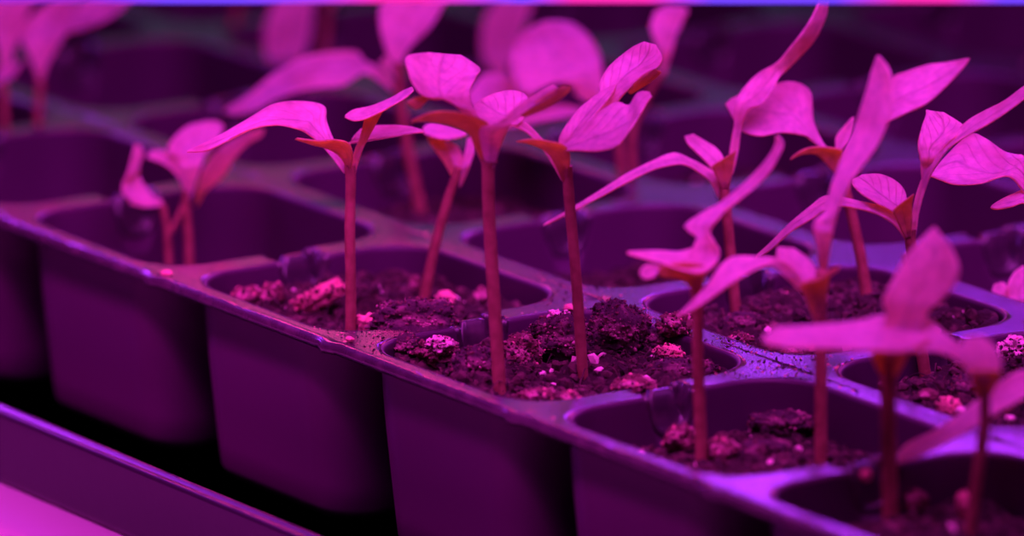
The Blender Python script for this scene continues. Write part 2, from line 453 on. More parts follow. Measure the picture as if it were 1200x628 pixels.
lump('soil_lump', 654, 395, 37, 27, -.06, M_lump, 'large dark lump with pink-crusted top directly left of the second upright stem', 'soil lump', rough=.35, sub=6, dep=30)
lump('perlite_grain', 656, 373, 13, 8, .02, M_perl, 'pink crust of pale grains on top of the large dark lump', 'perlite grain', rough=.7, sub=5, frq=4)
lump('soil_lump', 722, 384, 33, 33, -.06, M_lump, 'rounded near-black lump right of the second upright stem', 'soil lump', rough=.28, sub=6, dep=34)
lump('soil_lump', 770, 398, 22, 12, -.06, M_lump, 'small dark lump at the back right of the middle front cell', 'soil lump', sub=5)
lump('bark_chip', 784, 412, 16, 8, -.04, M_bark, 'bright pink flat chip lying right of the rounded black lump', 'bark chip', dep=16, rough=.25, sub=5)
lump('soil_lump', 800, 433, 36, 14, -.07, M_lump, 'long low dark lump below the bright pink flat chip', 'soil lump', sub=6, dep=24)
lump('soil_lump', 791, 380, 19, 13, .0, M_red, 'rust-pink lump sitting on the divider behind the bright flat chip', 'soil lump', rough=.5, sub=6)
lump('bark_chip', 632, 463, 22, 7, -.04, M_red, 'pinkish flat flake along the front rim right of the thick central stem', 'bark chip', dep=12, sub=5)
lump('bark_chip', 668, 466, 11, 7, -.04, M_red, 'short pink flake at the front rim below the second upright stem', 'bark chip', sub=5)
lump('soil_lump', 743, 450, 22, 8, -.05, M_red, 'flat reddish lump at the front of the middle cell, left of the flow notch', 'soil lump', sub=5)
lump('soil_lump', 604, 372, 10, 8, -.06, M_red, 'small red crumb just behind the thick central stem', 'soil lump', rough=.5, sub=5)
# third front cell
lump('soil_lump', 846, 527, 17, 15, -.14, M_red, 'round ridged reddish lump just right of the curled-leaf seedling stem', 'soil lump', rough=.3, sub=6, frq=4)
lump('soil_lump', 915, 494, 34, 11, -.13, M_lump, 'wide mauve-topped lump at the back of the third front cell', 'soil lump', rough=.35, sub=6, dep=24)
lump('soil_lump', 797, 512, 17, 13, -.13, M_red, 'reddish lump under the U-shaped notch', 'soil lump', sub=6, rough=.5)
lump('perlite_grain', 935, 526, 5, 4, -.13, M_perl, 'tiny bright grain left of the stem at right of the third front cell', 'perlite grain', sub=3)
lump('soil_lump', 895, 528, 28, 12, -.14, M_lump, 'low dark lump in front of the wide mauve-topped lump', 'soil lump', sub=6)
# fourth front cell
lump('perlite_grain', 1073, 586, 14, 11, -.14, M_red, 'blurred rounded pink grain right of the nearest thick stem', 'perlite grain', sub=4)
lump('perlite_grain', 1129, 591, 8, 15, -.14, M_bark, 'blurred upright oval pink grain near the bottom right', 'perlite grain', sub=4)
lump('perlite_grain', 1165, 573, 14, 8, -.14, M_red, 'blurred flat pink grain left of the right frame edge', 'perlite grain', sub=4)
lump('perlite_grain', 1192, 574, 10, 11, -.13, M_bark, 'blurred red-pink grain at the right frame edge', 'perlite grain', sub=4)
lump('perlite_grain', 1192, 548, 11, 9, -.13, M_perl, 'blurred pink grain high at the right frame edge', 'perlite grain', sub=4)
lump('soil_lump', 1090, 562, 20, 18, -.16, M_lump, 'blurred dark lump behind the rounded pink grain', 'soil lump', sub=5)
lump('soil_lump', 1124, 560, 9, 20, -.16, M_lump, 'blurred narrow mauve lump standing left of the corner stem', 'soil lump', sub=5)
lump('perlite_grain', 1014, 557, 6, 6, -.02, M_bark, 'small red grain above the notch at lower right', 'perlite grain', sub=4)
# second row
lump('soil_lump', 875, 377, 27, 11, -.08, M_lump, 'dark flat lump behind the divider at the left of the second-row cell', 'soil lump', sub=6)
lump('perlite_grain', 920, 350, 10, 9, -.08, M_bark, 'pink grain beside the calyx of the tall foreground seedling', 'perlite grain', sub=4)
lump('soil_lump', 900, 328, 16, 12, -.08, M_red, 'pinkish crumbly lump behind the drooping pointed leaf', 'soil lump', sub=5, rough=.5)
lump('bark_chip', 868, 397, 14, 6, -.03, M_red, 'pink chip at the divider right of the curled-leaf stem', 'bark chip', sub=5)
lump('bark_chip', 932, 411, 13, 5, -.02, M_red, 'pale pink flakes on the divider under the blurred leaf tip', 'bark chip', sub=5, rough=.6)
lump('bark_chip', 950, 407, 9, 5, -.02, M_bark, 'small pink flake beside the tall foreground stem', 'bark chip', sub=4)
lump('soil_lump', 1111, 476, 13, 11, -.07, M_bark, 'round red lump in the second-row cell at right', 'soil lump', sub=5, rough=.25)
lump('perlite_grain', 1126, 482, 6, 6, -.05, M_perl, 'tiny lilac grain beside the round red lump', 'perlite grain', sub=4)
lump('bark_chip', 1088, 462, 11, 6, -.05, M_red, 'reddish bit at the foot of the stem behind the big blurred leaf', 'bark chip', sub=4)
lump('soil_lump', 1186, 409, 15, 13, -.05, M_perl, 'pale pink crust of grains at the right frame edge', 'soil lump', sub=6, rough=.6, frq=4)
lump('soil_lump', 1135, 452, 24, 12, -.07, M_lump, 'dark crumbly lump right of the stem behind the big blurred leaf', 'soil lump', sub=6)
lump('soil_lump', 1070, 375, 16, 10, -.08, M_red, 'reddish lump beneath the second upright blurred leaf', 'soil lump', sub=5)
lump('perlite_grain', 1136, 384, 10, 3, -.06, M_bark, 'thin pink bit near the rim above the rounded blurred leaf', 'perlite grain', sub=4)
lump('perlite_grain', 605, 298, 9, 5, -.16, M_bark, 'blurred small magenta bit behind the thick central stem', 'perlite grain', sub=4)
lump('perlite_grain', 622, 297, 8, 5, -.16, M_bark, 'blurred small magenta bit left of the second upright stem', 'perlite grain', sub=4)
for (x, y, r) in ((510, 214, 10), (437, 190, 9), (592, 218, 12), (650, 220, 9), (560, 200, 8)):
    tag(lump('perlite_grain', x, y, r, r*.8, -.2, M_bark, 'x', 'perlite grain', sub=4), 'soft blurred pink grain on the soil of the third row', 'perlite grain', 'blurred grains in the third row')
# two bits sitting on the rims
lump('perlite_grain', 195, 320, 7, 3, .005, M_bark, 'red-pink crumb on the front rim at the far left corner', 'perlite grain', sub=4)
lump('perlite_grain', 410, 397, 5, 3, .005, M_bark, 'red crumb on the front rim below the leftmost upright stem', 'perlite grain', sub=4)
lump('perlite_grain', 718, 358, 6, 3.5, .005, M_bark, 'red crumb on the divider above the rounded black lump', 'perlite grain', sub=4)
lump('perlite_grain', 668, 360, 8, 3.5, .005, M_bark, 'red crumb on the divider just left of the second upright stem', 'perlite grain', sub=4)

# grit scattered on the dividers round the middle of the tray
bm = bmesh.new(); rnd = random.Random(3)
cnt = 0
while cnt < 620:
    cx_, cy_, sg = rnd.choice(((2, 1, .22), (3, 1, .22), (2.6, 1, .3), (3.4, 1, .3), (2, .2, .15), (1.4, .03, .5), (3.5, .02, .4)))
    x = rnd.gauss(cx_, sg); y = rnd.gauss(cy_, sg*.6)
    i_, j_ = math.floor(x), math.floor(y)
    if y < YF+.006: continue
    y0_ = C0 if j_ == 0 else A_
    ux, uy = min(x-i_, i_+1-x), min(y-j_-(y0_-A_ if y-j_ < .5 else 0), j_+1-y)
    corner = ux < A_+RAD*.9 and uy < A_+RAD*.9 and math.hypot(A_+RAD-ux, A_+RAD-uy) > RAD+.01
    if not (ux < A_-.012 or uy < A_-.012 or corner) or hz(x, y) < 0: continue
    rr = rnd.choice([.6, .8, 1.0, 1.4])*PX*rnd.uniform(.7, 1.2)
    g = bmesh.ops.create_icosphere(bm, subdivisions=1, radius=rr)
    for v in g['verts']: v.co = Vector((v.co.x*rnd.uniform(.7, 1.6), v.co.y*rnd.uniform(.7, 1.6), v.co.z*.7)) + Vector((x*L, y*L, rr*.4))
    mi = rnd.choice((0, 0, 0, 1, 2))
    for f in {f for v in g['verts'] for f in v.link_faces}: f.material_index = mi
    cnt += 1
gr = bmobj('soil_grit', bm, [M_soil, M_red, M_bark]); gr.location = (0, 0, Z0)
tag(gr, 'fine soil grit scattered on the black dividers around the middle cells', 'soil', kind='stuff')

# ------------------------------------------------------------------ seedlings
def build_strip(strips, base, cup=.12, nu=7, nv=8):
    """each strip: stations (x1,y1,d1,x2,y2,d2) from petiole to tip; surface spans edge 1 - edge 2"""
    V, Fc, UV, MI = [], [], [], []
    for st in strips:
        c = cup; mi = 0; f0 = len(Fc)
        if isinstance(st, dict): c = st.get('cup', cup); mi = st.get('u', 0); st = st['s']
        a0 = st[0]                        # the root of the blade narrows into the stem
        if not ((a0[0]-a0[3])**2+(a0[1]-a0[4])**2 > 30**2):
            mid = [(a0[q]+a0[q+3])/2 for q in range(3)]
            st = [tuple(mid[q % 3]+(a0[q]-mid[q % 3])*.45 for q in range(6))] + list(st[1:])
        S = catmull(st, nu); b = len(V); n = len(S)
        for k, (x1, y1, d1, x2, y2, d2) in enumerate(S):
            A = onv(x1, y1, base, d1); B = onv(x2, y2, base, d2)
            w = (B-A); k2 = min(k+1, n-1); k1 = max(k-1, 0)
            m1 = onv((S[k2][0]+S[k2][3])/2, (S[k2][1]+S[k2][4])/2, base, (S[k2][2]+S[k2][5])/2)
            m0 = onv((S[k1][0]+S[k1][3])/2, (S[k1][1]+S[k1][4])/2, base, (S[k1][2]+S[k1][5])/2)
            nr = w.cross(m1-m0)
            if nr.length > 1e-12: nr.normalize()
            if nr.z < 0: nr = -nr
            for q in range(nv+1):
                t = q/nv
                off = -4*t*(1-t)*c*w.length*(1-(k/(n-1))**3)
                V.append(A + w*t + nr*off); UV.append((k/(n-1), t))
        for k in range(n-1):
            for q in range(nv):
                a = b+k*(nv+1)+q; Fc.append((a, a+1, a+nv+2, a+nv+1))
        MI += [mi]*(len(Fc)-len(MI))
    return V, Fc, UV, MI
def seedling(label, bx, by, bz, stem, sw, leaves, group=None, flare=1.15, taper=.85):
    """stem: list of (x,y[,d]) from the base upwards; sw: width in photo pixels"""
    base = onz(bx, by, bz)
    o = empty('seedling', base)
    tag(o, label, 'seedling', group)
    def child(name, V, Fc, mat, UV=None):
        me = mesh(name, V, Fc, base)
        if UV:
            ul = me.uv_layers.new(name='UVMap')
            for lp in me.loops: ul.data[lp.index].uv = UV[lp.vertex_index]
        return link(name, me, mat, o)
    for k, s in enumerate(stem if isinstance(stem[0], list) else [stem]):
        s = [(p[0], p[1], p[2] if len(p) > 2 else 0.) for p in s]
        P = [onv(*p[:2], base, p[2]) for p in catmull(s, 8)]
        w = sw[k] if isinstance(sw, (list, tuple)) else sw
        n = len(P); rad = [w*.5*PX*(1+(taper-1)*i/(n-1))*(1+.05*noise.noise(P[i]*900))*(1+(flare-1)*max(0, (i/(n-1)-.75)*4)**1.5) for i in range(n)]
        if k == 0: P = [P[0]-Vector((0, 0, .05*L))]+P; rad = [rad[0]*1.1]+rad
        v, f = tube(P, rad, 14)
        child('stem', v, f, M_stem)
    for lf in leaves:
        kw = {}
        if isinstance(lf, dict): kw = {k: v for k, v in lf.items() if k in ('cup',)}; strips = lf['s']; lab = lf.get('label')
        else: strips = lf; lab = None
        if not isinstance(strips[0], (list, dict)): strips = [strips]
        V, Fc, UV, MI = build_strip(strips, base, **kw)
        allu = lab and ('orange' in lab or 'seen from below' in lab)
        l = child('leaf', V, Fc, [M_leaf, M_under], UV)
        for p_, m_ in zip(l.data.polygons, MI): p_.material_index = 1 if allu else m_
        s = l.modifiers.new('s', 'SOLIDIFY'); s.thickness = .00022; s.offset = 0
        if lab: l['label'] = lab
    return o

ORANGE = 'small folded leaf glowing orange from below'
# A: leftmost upright stem of the front cells
seedling('seedling with long arching left leaf, on the leftmost straight upright stem at the front rim', 412, 386, -.05,
  [(411, 388), (411, 330), (410, 270), (411, 215), (410, 192)], 12.5, [
  [(400,203,0, 410,203,0), (380,174,6, 394,170,6), (361,157,0, 383,143,30), (345,150,-15, 380,125,45), (320,146,-25, 355,119,50), (290,152,-25, 322,122,40), (262,167,-15, 290,140,25), (240,177,0, 255,160,15), (219,178,5, 222,176,8)],
  {'s': [(404,203,0, 413,200,-5), (402,189,-5, 413,182,-20), (393,179,-12, 408,168,-30), (380,173,-18, 392,164,-32), (368,170,-22, 374,165,-30), (346,163,-22, 348,162,-24)], 'label': ORANGE, 'cup': -.1},
  [(405,197,8, 413,190,8), (400,172,15, 412,166,25), (432,165,20, 426,150,55), (460,160,25, 460,147,60), (482,156,30, 482,149,50), (496,155,35, 496,153,38)],
  {'s': [{'u': 1, 's': [(410,205,0, 419,203,0), (414,183,0, 423,181,0), (422,160,0, 432,160,5), (427,140,0, 450,128,8)]},
         [(404,138,-10, 405,133,10), (416,141,-18, 414,129,18), (432,137,-18, 436,124,22), (456,125,-15, 458,115,20), (474,115,-8, 472,107,16), (485,106,0, 483,102,6)]], 'label': 'upper leaf held on a long reddish stalk'}], taper=.95)
# B: thick central stem
seedling('seedling with a cupped tulip-like leaf on top, on the thick stem at the front rim', 585, 458, -.05,
  [(586, 460), (582, 400), (577, 320), (573, 250), (572, 200), (573, 188)], 15, [
  {'s': [[(566,178,10, 582,178,10), (552,150,15, 572,150,15), (543,132,15, 561,138,18), (520,116,0, 553,121,20), (497,112,-20, 551,105,30), (484,98,-10, 555,96,60), (478,82,20, 559,88,85), (476,66,55, 562,80,108), (502,62,90, 540,65,118)],
         {'u': 1, 's': [(506,116,-5, 497,111,-5), (495,124,-10, 485,115,-14), (487,128,-12, 476,120,-16)]}], 'cup': .16, 'label': 'cupped upper leaf with squared-off top'},
  {'s': [(563,200,0, 583,198,0), (556,172,-10, 585,170,-5), (548,156,-20, 572,145,-30), (530,148,-30, 552,136,-45), (512,144,-38, 530,131,-52), (496,142,-42, 506,132,-52), (481,143,-45, 483,141,-48)], 'cup': -.12, 'label': 'left leaf glowing orange-red from below'},
  {'s': [[(566,198,-4, 583,196,-4), (564,170,-10, 587,170,-10), (563,150,-30, 594,153,-30), (585,142,-35, 603,141,-38), (607,123,-30, 620,128,-34), (632,106,-20, 645,114,-24), (648,98,-10, 657,105,-14)],
         {'u': 1, 's': [(606,133,-34, 617,137,-10), (630,118,-30, 648,121,-5), (650,105,-20, 665,108,0), (660,100,-10, 669,101,0)]}], 'label': 'right leaf with its dark red underside showing'}], taper=.9, flare=1.5)
# C: slanting stem
seedling('blurred seedling on the stem slanting up to the right, behind the front cell', 497, 352, -.09,
  [(496, 356), (507, 300), (520, 250), (531, 216), (538, 196)], 13, [
  {'s': [{'u': 1, 's': [(530,215,0, 541,212,0), (518,188,-5, 528,182,-2), (505,170,-10, 520,162,0), (500,161,-10, 524,160,0)]},
         [(494,146,10, 498,160,-20), (505,144,22, 510,161,-22), (520,146,22, 524,163,-20), (536,151,15, 537,161,-12), (548,156,5, 547,158,0)]], 'cup': .05},
  [(536,205,4, 543,200,4), (524,180,0, 543,186,10), (520,171,0, 536,172,15), (521,166,10, 526,166,15)],
  [(536,222,4, 542,215,4), (541,195,-4, 552,190,-2), (545,178,0, 558,168,5), (547,163,10, 559,156,14)]], taper=.8)
# D: second sharp stem
seedling('seedling with several spreading pointed leaves on the second straight stem, right of centre', 683, 438, -.05,
  [(683, 440), (679, 380), (674, 310), (668, 245), (665, 205), (664, 195)], 12.5, [
  {'s': [[(655,212,2, 665,210,2), (640,180,5, 652,184,5), (620,157,10, 636,163,10), (602,148,15, 616,142,16)],
         [(602,150,5, 617,138,16), (588,147,-10, 620,122,35), (570,146,-20, 614,110,50), (558,140,-10, 598,106,50), (554,130,15, 578,110,40), (560,120,30, 566,116,34)]], 'label': 'left leaf on a bright pink stalk'},
  {'s': [(656,214,-4, 668,210,-4), (650,193,-12, 668,182,-14), (641,179,-18, 660,170,-26), (630,172,-22, 644,166,-30), (618,168,-26, 626,163,-30), (605,166,-28, 607,165,-28)], 'cup': -.1, 'label': ORANGE},
  {'s': [(654,176,0, 664,178,0), (655,162,4, 678,158,-5), (665,144,14, 687,146,0), (680,126,24, 701,130,8), (698,112,32, 714,114,18), (720,99,40, 722,100,38)], 'cup': .2},
  [(654,170,-14, 662,180,-14), (676,158,-10, 674,176,-35), (700,133,-5, 700,177,-55), (722,120,0, 722,171,-60), (737,123,0, 736,155,-45), (746,110,2, 750,134,-25), (753,107,4, 759,120,-8), (761,108,4, 764,113,0)],
  {'s': [[(695,145,30, 712,150,30), (702,120,35, 722,122,30), (702,98,45, 736,105,28), (712,80,60, 755,86,30), (727,66,75, 771,78,42), (742,55,82, 776,66,60), (755,49,84, 769,53,78)],
         {'u': 1, 's': [(734,108,28, 741,110,50), (754,88,30, 763,95,55), (766,80,38, 775,84,50)]}], 'label': 'tall upper leaf with curled edge'}], taper=.95)
# E
seedling('seedling with a very long upright leaf reaching the lamp and a thin drooping one', 862, 370, -.08,
  [(863, 373), (857, 310), (853, 265), (849, 228), (849, 212)], 13, [
  {'s': [(838,232,0, 850,230,0), (832,213,-4, 843,208,-2), (818,201,-12, 830,197,0), (803,193,-22, 809,186,-6), (788,193,-30, 789,179,-12), (765,199,-34, 765,188,-22), (738,212,-40, 735,203,-30), (705,230,-44, 703,223,-38), (672,247,-48, 671,243,-44), (645,261,-50, 643,259,-48), (637,265,-50, 637,263,-50)], 'label': 'thin drooping leaf ending in a curled thread'},
  {'s': [(836,205,0, 848,203,0), (828,190,0, 848,186,6), (816,178,6, 840,174,16), (806,168,14, 826,165,24), (802,160,22, 812,157,26)], 'cup': .15},
  {'s': [(842,222,-6, 857,220,-6), (838,204,-10, 859,200,-8), (835,195,-14, 861,186,-12), (846,188,-14, 863,176,-14)], 'cup': -.1, 'label': ORANGE},
  {'s': [(852,205,0, 861,205,0), (855,178,4, 865,178,4), (860,147,8, 869,150,6), (862,119,16, 877,129,2), (873,101,30, 893,121,-4), (890,85,40, 905,105,8), (910,73,30, 915,89,30), (926,55,22, 936,68,44), (944,32,20, 955,46,50), (956,10,25, 968,18,50), (963,-12,35, 971,-10,45)], 'cup': .12, 'label': 'very long upright twisted leaf'}], taper=.95)
# F
seedling('seedling behind the tall sword leaf, with broad rounded left leaf and sharp right one', 1017, 366, -.09,
  [(1018, 370), (1011, 315), (1001, 265), (992, 228), (984, 198)], 14, [
  {'s': [(978,200,0, 988,196,0), (962,174,6, 972,176,8), (950,163,4, 963,165,14), (940,158,-8, 953,140,28), (915,155,-20, 950,108,45), (890,159,-25, 930,96,55), (868,152,-12, 905,99,50), (858,136,5, 877,107,40), (850,122,20, 856,116,26)], 'cup': .1, 'label': 'broad rounded left leaf'},
  {'s': [(974,205,-6, 990,200,-6), (966,190,-12, 988,183,-10), (956,181,-18, 984,175,-18), (944,180,-24, 957,172,-24), (934,183,-28, 940,176,-28), (926,187,-30, 928,184,-30)], 'cup': -.05, 'label': ORANGE},
  {'s': [(976,176,0, 988,178,0), (980,160,6, 995,165,4), (990,147,12, 999,152,10), (999,137,16, 1001,138,16)], 'cup': .15},
  {'s': [(980,190,4, 992,190,4), (1000,160,8, 1010,165,0), (1026,118,34, 1020,148,-6), (1044,92,56, 1042,141,-10), (1062,84,60, 1062,132,0), (1087,76,60, 1087,120,12), (1111,73,56, 1110,99,28), (1126,70,50, 1127,81,40), (1136,68,46, 1136,70,46)], 'cup': .08, 'label': 'sharp veined right leaf with pointed tip'}])
# G: tall foreground leaf
seedling('seedling with the tallest upright sword-shaped leaf, right of centre', 962, 543, -.13,
  [(962, 546), (962, 470), (962, 410), (961, 350), (964, 318)], 14, [
  {'s': [(958,345,0, 970,345,0), (960,312,4, 970,312,4), (957,285,4, 973,290,0), (953,262,8, 978,262,-6), (966,248,14, 983,243,-10), (974,218,24, 1000,207,-10), (988,182,34, 1018,184,-4), (999,155,42, 1034,157,6), (1009,125,50, 1045,125,16), (1017,100,54, 1046,99,26), (1022,82,56, 1041,80,36), (1028,65,56, 1030,65,54)], 'cup': .14, 'label': 'tall sword-shaped leaf'},
  {'s': [(950,352,0, 962,350,0), (938,332,-4, 960,330,0), (922,316,0, 957,316,10), (911,301,10, 946,302,22), (911,290,22, 930,291,28)], 'cup': .12},
  {'s': [(952,380,-4, 967,378,-4), (944,350,-10, 969,345,-10), (938,334,-14, 972,326,-16), (950,333,-18, 974,318,-20), (968,326,-22, 976,314,-22), (982,318,-24, 984,312,-24)], 'cup': -.08, 'label': ORANGE},
  {'s': [(944,350,-6, 953,345,-6), (922,326,-8, 934,318,-8), (905,312,-10, 915,304,-6), (888,314,-20, 890,301,0), (862,329,-34, 860,301,4), (843,342,-34, 844,312,-2), (825,355,-30, 829,334,-10), (808,365,-26, 810,354,-16), (795,370,-22, 797,367,-20)], 'cup': .06, 'label': 'left pointed leaf bending down'}], taper=.95)
# H: curled S leaf
seedling('seedling with a bright S-curled leaf above the U notch', 823, 545, -.15,
  [(823, 548), (820, 480), (818, 420), (817, 360), (815, 322)], 13.5, [
  {'s': [(802,312,-20, 832,310,-16), (809,295,0, 842,299,-8), (814,285,8, 838,285,-6), (816,278,14, 832,275,0), (805,270,30, 834,266,0), (803,263,36, 841,257,-6), (822,250,38, 851,245,-4), (845,237,34, 869,231,4), (866,220,30, 889,215,10), (888,199,30, 904,198,16), (903,180,30, 914,180,20), (909,166,30, 918,168,24), (909,158,30, 912,159,28)], 'cup': .12, 'label': 'S-curled upright leaf'},
  {'s': [(735,294,0, 736,298,-6), (757,294,8, 757,303,-12), (776,294,14, 774,307,-20), (795,295,20, 789,313,-30), (812,291,22, 806,318,-38), (830,286,22, 822,319,-38), (841,288,14, 836,312,-26), (844,297,2, 843,302,-6)], 'cup': .1, 'label': 'cup-shaped leaf with narrow left tip'},
  {'s': [(808,345,-6, 825,345,-6), (800,328,-12, 826,325,-10), (774,324,-22, 828,312,-20), (768,312,-22, 800,308,-26)], 'cup': -.1, 'label': ORANGE},
  {'s': [(770,308,-26, 774,316,-26), (758,310,-30, 768,324,-34), (751,316,-34, 758,327,-38), (750,322,-36, 753,326,-38)], 'cup': .1}], taper=.95)
# I
seedling('seedling with a small oval leaf and a long leaf rising to the right frame edge', 1085, 446, -.09,
  [(1086, 450), (1080, 410), (1075, 360), (1070, 310), (1067, 282), (1067, 268)], 14, [
  {'s': [(1062,288,0, 1071,286,0), (1049,265,-4, 1056,260,-2), (1030,252,-10, 1036,243,0), (1004,244,-16, 1008,236,-4), (975,242,-20, 970,229,-6), (950,257,-24, 949,242,-10), (925,273,-28, 925,262,-18), (903,293,-30, 902,285,-24), (885,303,-32, 886,299,-30)], 'cup': .08, 'label': 'long leaf drooping to the left'},
  {'s': [(1056,262,0, 1064,258,0), (1044,247,-8, 1063,238,4), (1026,237,-12, 1060,223,18), (1010,227,-8, 1048,211,28), (1000,217,4, 1030,204,32), (999,211,14, 1010,205,26)], 'cup': .16, 'label': 'small oval veined leaf'},
  {'s': [(1057,280,-6, 1072,278,-6), (1051,258,-12, 1069,254,-10), (1047,247,-16, 1069,240,-14), (1060,236,-18, 1071,227,-18)], 'cup': -.12, 'label': ORANGE},
  {'s': [(1066,282,0, 1075,280,0), (1070,245,0, 1078,245,0), (1077,217,2, 1088,212,0), (1086,196,6, 1098,192,-4), (1101,176,12, 1113,172,-8), (1130,145,24, 1138,156,-8), (1152,131,28, 1163,142,-4), (1176,119,28, 1188,125,0), (1198,103,28, 1206,110,4), (1216,92,28, 1217,96,16)], 'cup': .1, 'label': 'long leaf rising to the right'},
  {'s': [(1080,222,2, 1086,220,0), (1079,192,2, 1092,194,6), (1076,170,6, 1110,168,6), (1080,150,20, 1130,152,16), (1085,135,34, 1124,143,30), (1085,129,40, 1106,132,40)], 'cup': .18, 'label': 'rounded cupped leaf'}])
# J: right edge
seedling('seedling standing beyond the right frame edge, its broad crumpled leaf reaching in', 1226, 420, -.1,
  [(1226, 425), (1224, 340), (1220, 280), (1214, 240)], 13, [
  {'s': [(1210,250,0, 1220,248,0), (1197,222,-6, 1212,205,0), (1183,207,-12, 1202,184,14), (1165,209,-20, 1190,181,30), (1148,215,-28, 1176,177,46), (1120,216,-28, 1154,162,60), (1103,211,-10, 1136,158,62), (1092,207,4, 1108,184,40), (1089,208,10, 1092,203,16)], 'cup': .12, 'label': 'broad crumpled leaf'},
  [(1212,250,-6, 1218,244,-6), (1200,238,-20, 1202,224,0), (1185,242,-24, 1186,228,0), (1170,245,-18, 1173,234,-4), (1161,244,-10, 1162,241,-8)]])
# K: nearest plant
seedling('large blurred foreground seedling with broad upright leaf and flat leaf to the left', 1043, 612, -.15,
  [(1044, 616), (1042, 550), (1041, 490), (1041, 435), (1043, 412)], 18, [
  {'s': [(1030,420,0, 1056,420,0), (1034,390,4, 1078,392,4), (1038,368,8, 1088,366,8), (1035,350,12, 1106,350,10), (1049,322,24, 1121,330,14), (1062,300,34, 1124,312,18), (1076,284,42, 1115,290,28), (1088,272,48, 1104,276,40), (1094,266,50, 1096,267,50)], 'cup': .06, 'label': 'broad upright leaf'},
  {'s': [(1092,396,-10, 1060,372,30), (1060,412,-40, 1046,368,30), (1028,411,-56, 1030,370,32), (1000,411,-64, 1005,376,26), (965,408,-66, 968,380,10), (930,408,-60, 932,383,0), (908,405,-50, 910,384,-14), (893,400,-36, 895,394,-26)], 'cup': .04, 'label': 'long flat left leaf'},
  [(1040,408,-20, 1060,370,20), (1068,412,-30, 1088,372,20), (1096,411,-30, 1104,388,10), (1116,418,-30, 1120,400,0), (1128,428,-30, 1133,418,-14), (1134,434,-30, 1135,431,-26)],
  {'s': [(1033,450,-4, 1050,450,-4), (1026,428,-10, 1058,428,-10), (1017,408,-14, 1068,408,-14)], 'cup': -.15, 'label': ORANGE}], taper=.9)
# L: bottom right
seedling('blurred foreground seedling at the lower right corner with a pale nodding leaf', 1137, 630, -.15,
  [(1136, 634), (1145, 560), (1153, 505), (1154, 460), (1152, 436)], 13, [
  {'s': [(1146,452,0, 1160,452,0), (1136,440,-10, 1170,440,-6), (1128,425,-12, 1174,425,0), (1124,408,0, 1166,405,14), (1132,396,20, 1150,394,24)], 'cup': .15, 'label': 'pale nodding leaf'},
  {'s': [(1146,470,-4, 1160,470,-4), (1140,452,-10, 1168,452,-10), (1139,434,-16, 1172,434,-16)], 'cup': -.15, 'label': ORANGE}], taper=.9)
seedling('seedling out of frame at right, its long pale leaf crossing the lower right corner', 1245, 590, -.12,
  [(1245, 595), (1240, 520), (1232, 440)], 13, [
  {'s': [(1228,440,0, 1236,448,0), (1200,466,-30, 1198,434,20), (1163,487,-34, 1160,457,20), (1128,508,-30, 1130,481,10), (1095,526,-26, 1098,503,0), (1062,540,-20, 1064,520,-6), (1046,544,-14, 1047,538,-12)], 'cup': .06}])
# M: right edge small blob
seedling('blurred seedling at the right frame edge with a small rounded leaf pair', 1196, 372, -.1,
  [(1196, 400), (1195, 370), (1194, 350)], 12, [
  {'s': [(1190,362,0, 1200,362,0), (1182,350,-8, 1206,350,-4), (1181,335,-6, 1216,335,6), (1188,320,8, 1222,318,20), (1198,312,20, 1216,311,24)], 'cup': .18},
  {'s': [(1184,362,-4, 1190,358,-4), (1172,354,-10, 1182,342,-4), (1163,343,-8, 1178,332,4), (1165,333,0, 1172,331,4)], 'cup': .12}])
# N: left front pair of stems
seedling('seedling with twin thin stems and curled leaves in the empty-looking cell at left', 222, 318, -.20,
  [[(224, 375), (221, 280), (218, 240), (219, 222)], [(201, 372, -6), (197, 290, -6), (195, 262, -6), (190, 240, -6)], [(200, 272, -6), (208, 256, -3), (216, 238, 0)]], [11, 9, 7], [
  {'s': [(214,240,0, 224,240,0), (213,215,-2, 229,215,-2), (207,190,-6, 240,182,-2), (200,180,-10, 252,168,16), (198,170,0, 262,150,40), (210,155,20, 256,143,46), (222,147,36, 242,142,46)], 'cup': .14, 'label': 'broad pale upper leaf'},
  {'s': [(214,226,0, 219,215,0), (205,203,-6, 213,197,-2), (190,191,-12, 196,178,0), (172,185,-14, 176,177,-6)], 'cup': .1},
  {'s': [(228,243,0, 234,240,0), (231,222,-6, 240,226,-16), (240,196,-4, 262,207,-22), (258,174,4, 276,184,-18), (280,160,10, 292,168,-4), (298,152,12, 306,160,4), (309,150,12, 310,153,10)], 'cup': -.12, 'label': 'dark red leaf with bright tip seen from below'},
  {'s': [[(186,243,-6, 192,236,-6), (170,240,-14, 178,228,-4), (147,230,-18, 172,220,-2), (144,216,-16, 163,205,0), (152,195,-10, 164,194,0), (156,178,-4, 168,180,4), (159,169,0, 165,171,4)],
         [(190,243,-6, 190,230,0), (172,242,-16, 176,233,4), (152,238,-16, 153,233,-6)]], 'cup': .16, 'label': 'curled left leaf'}])
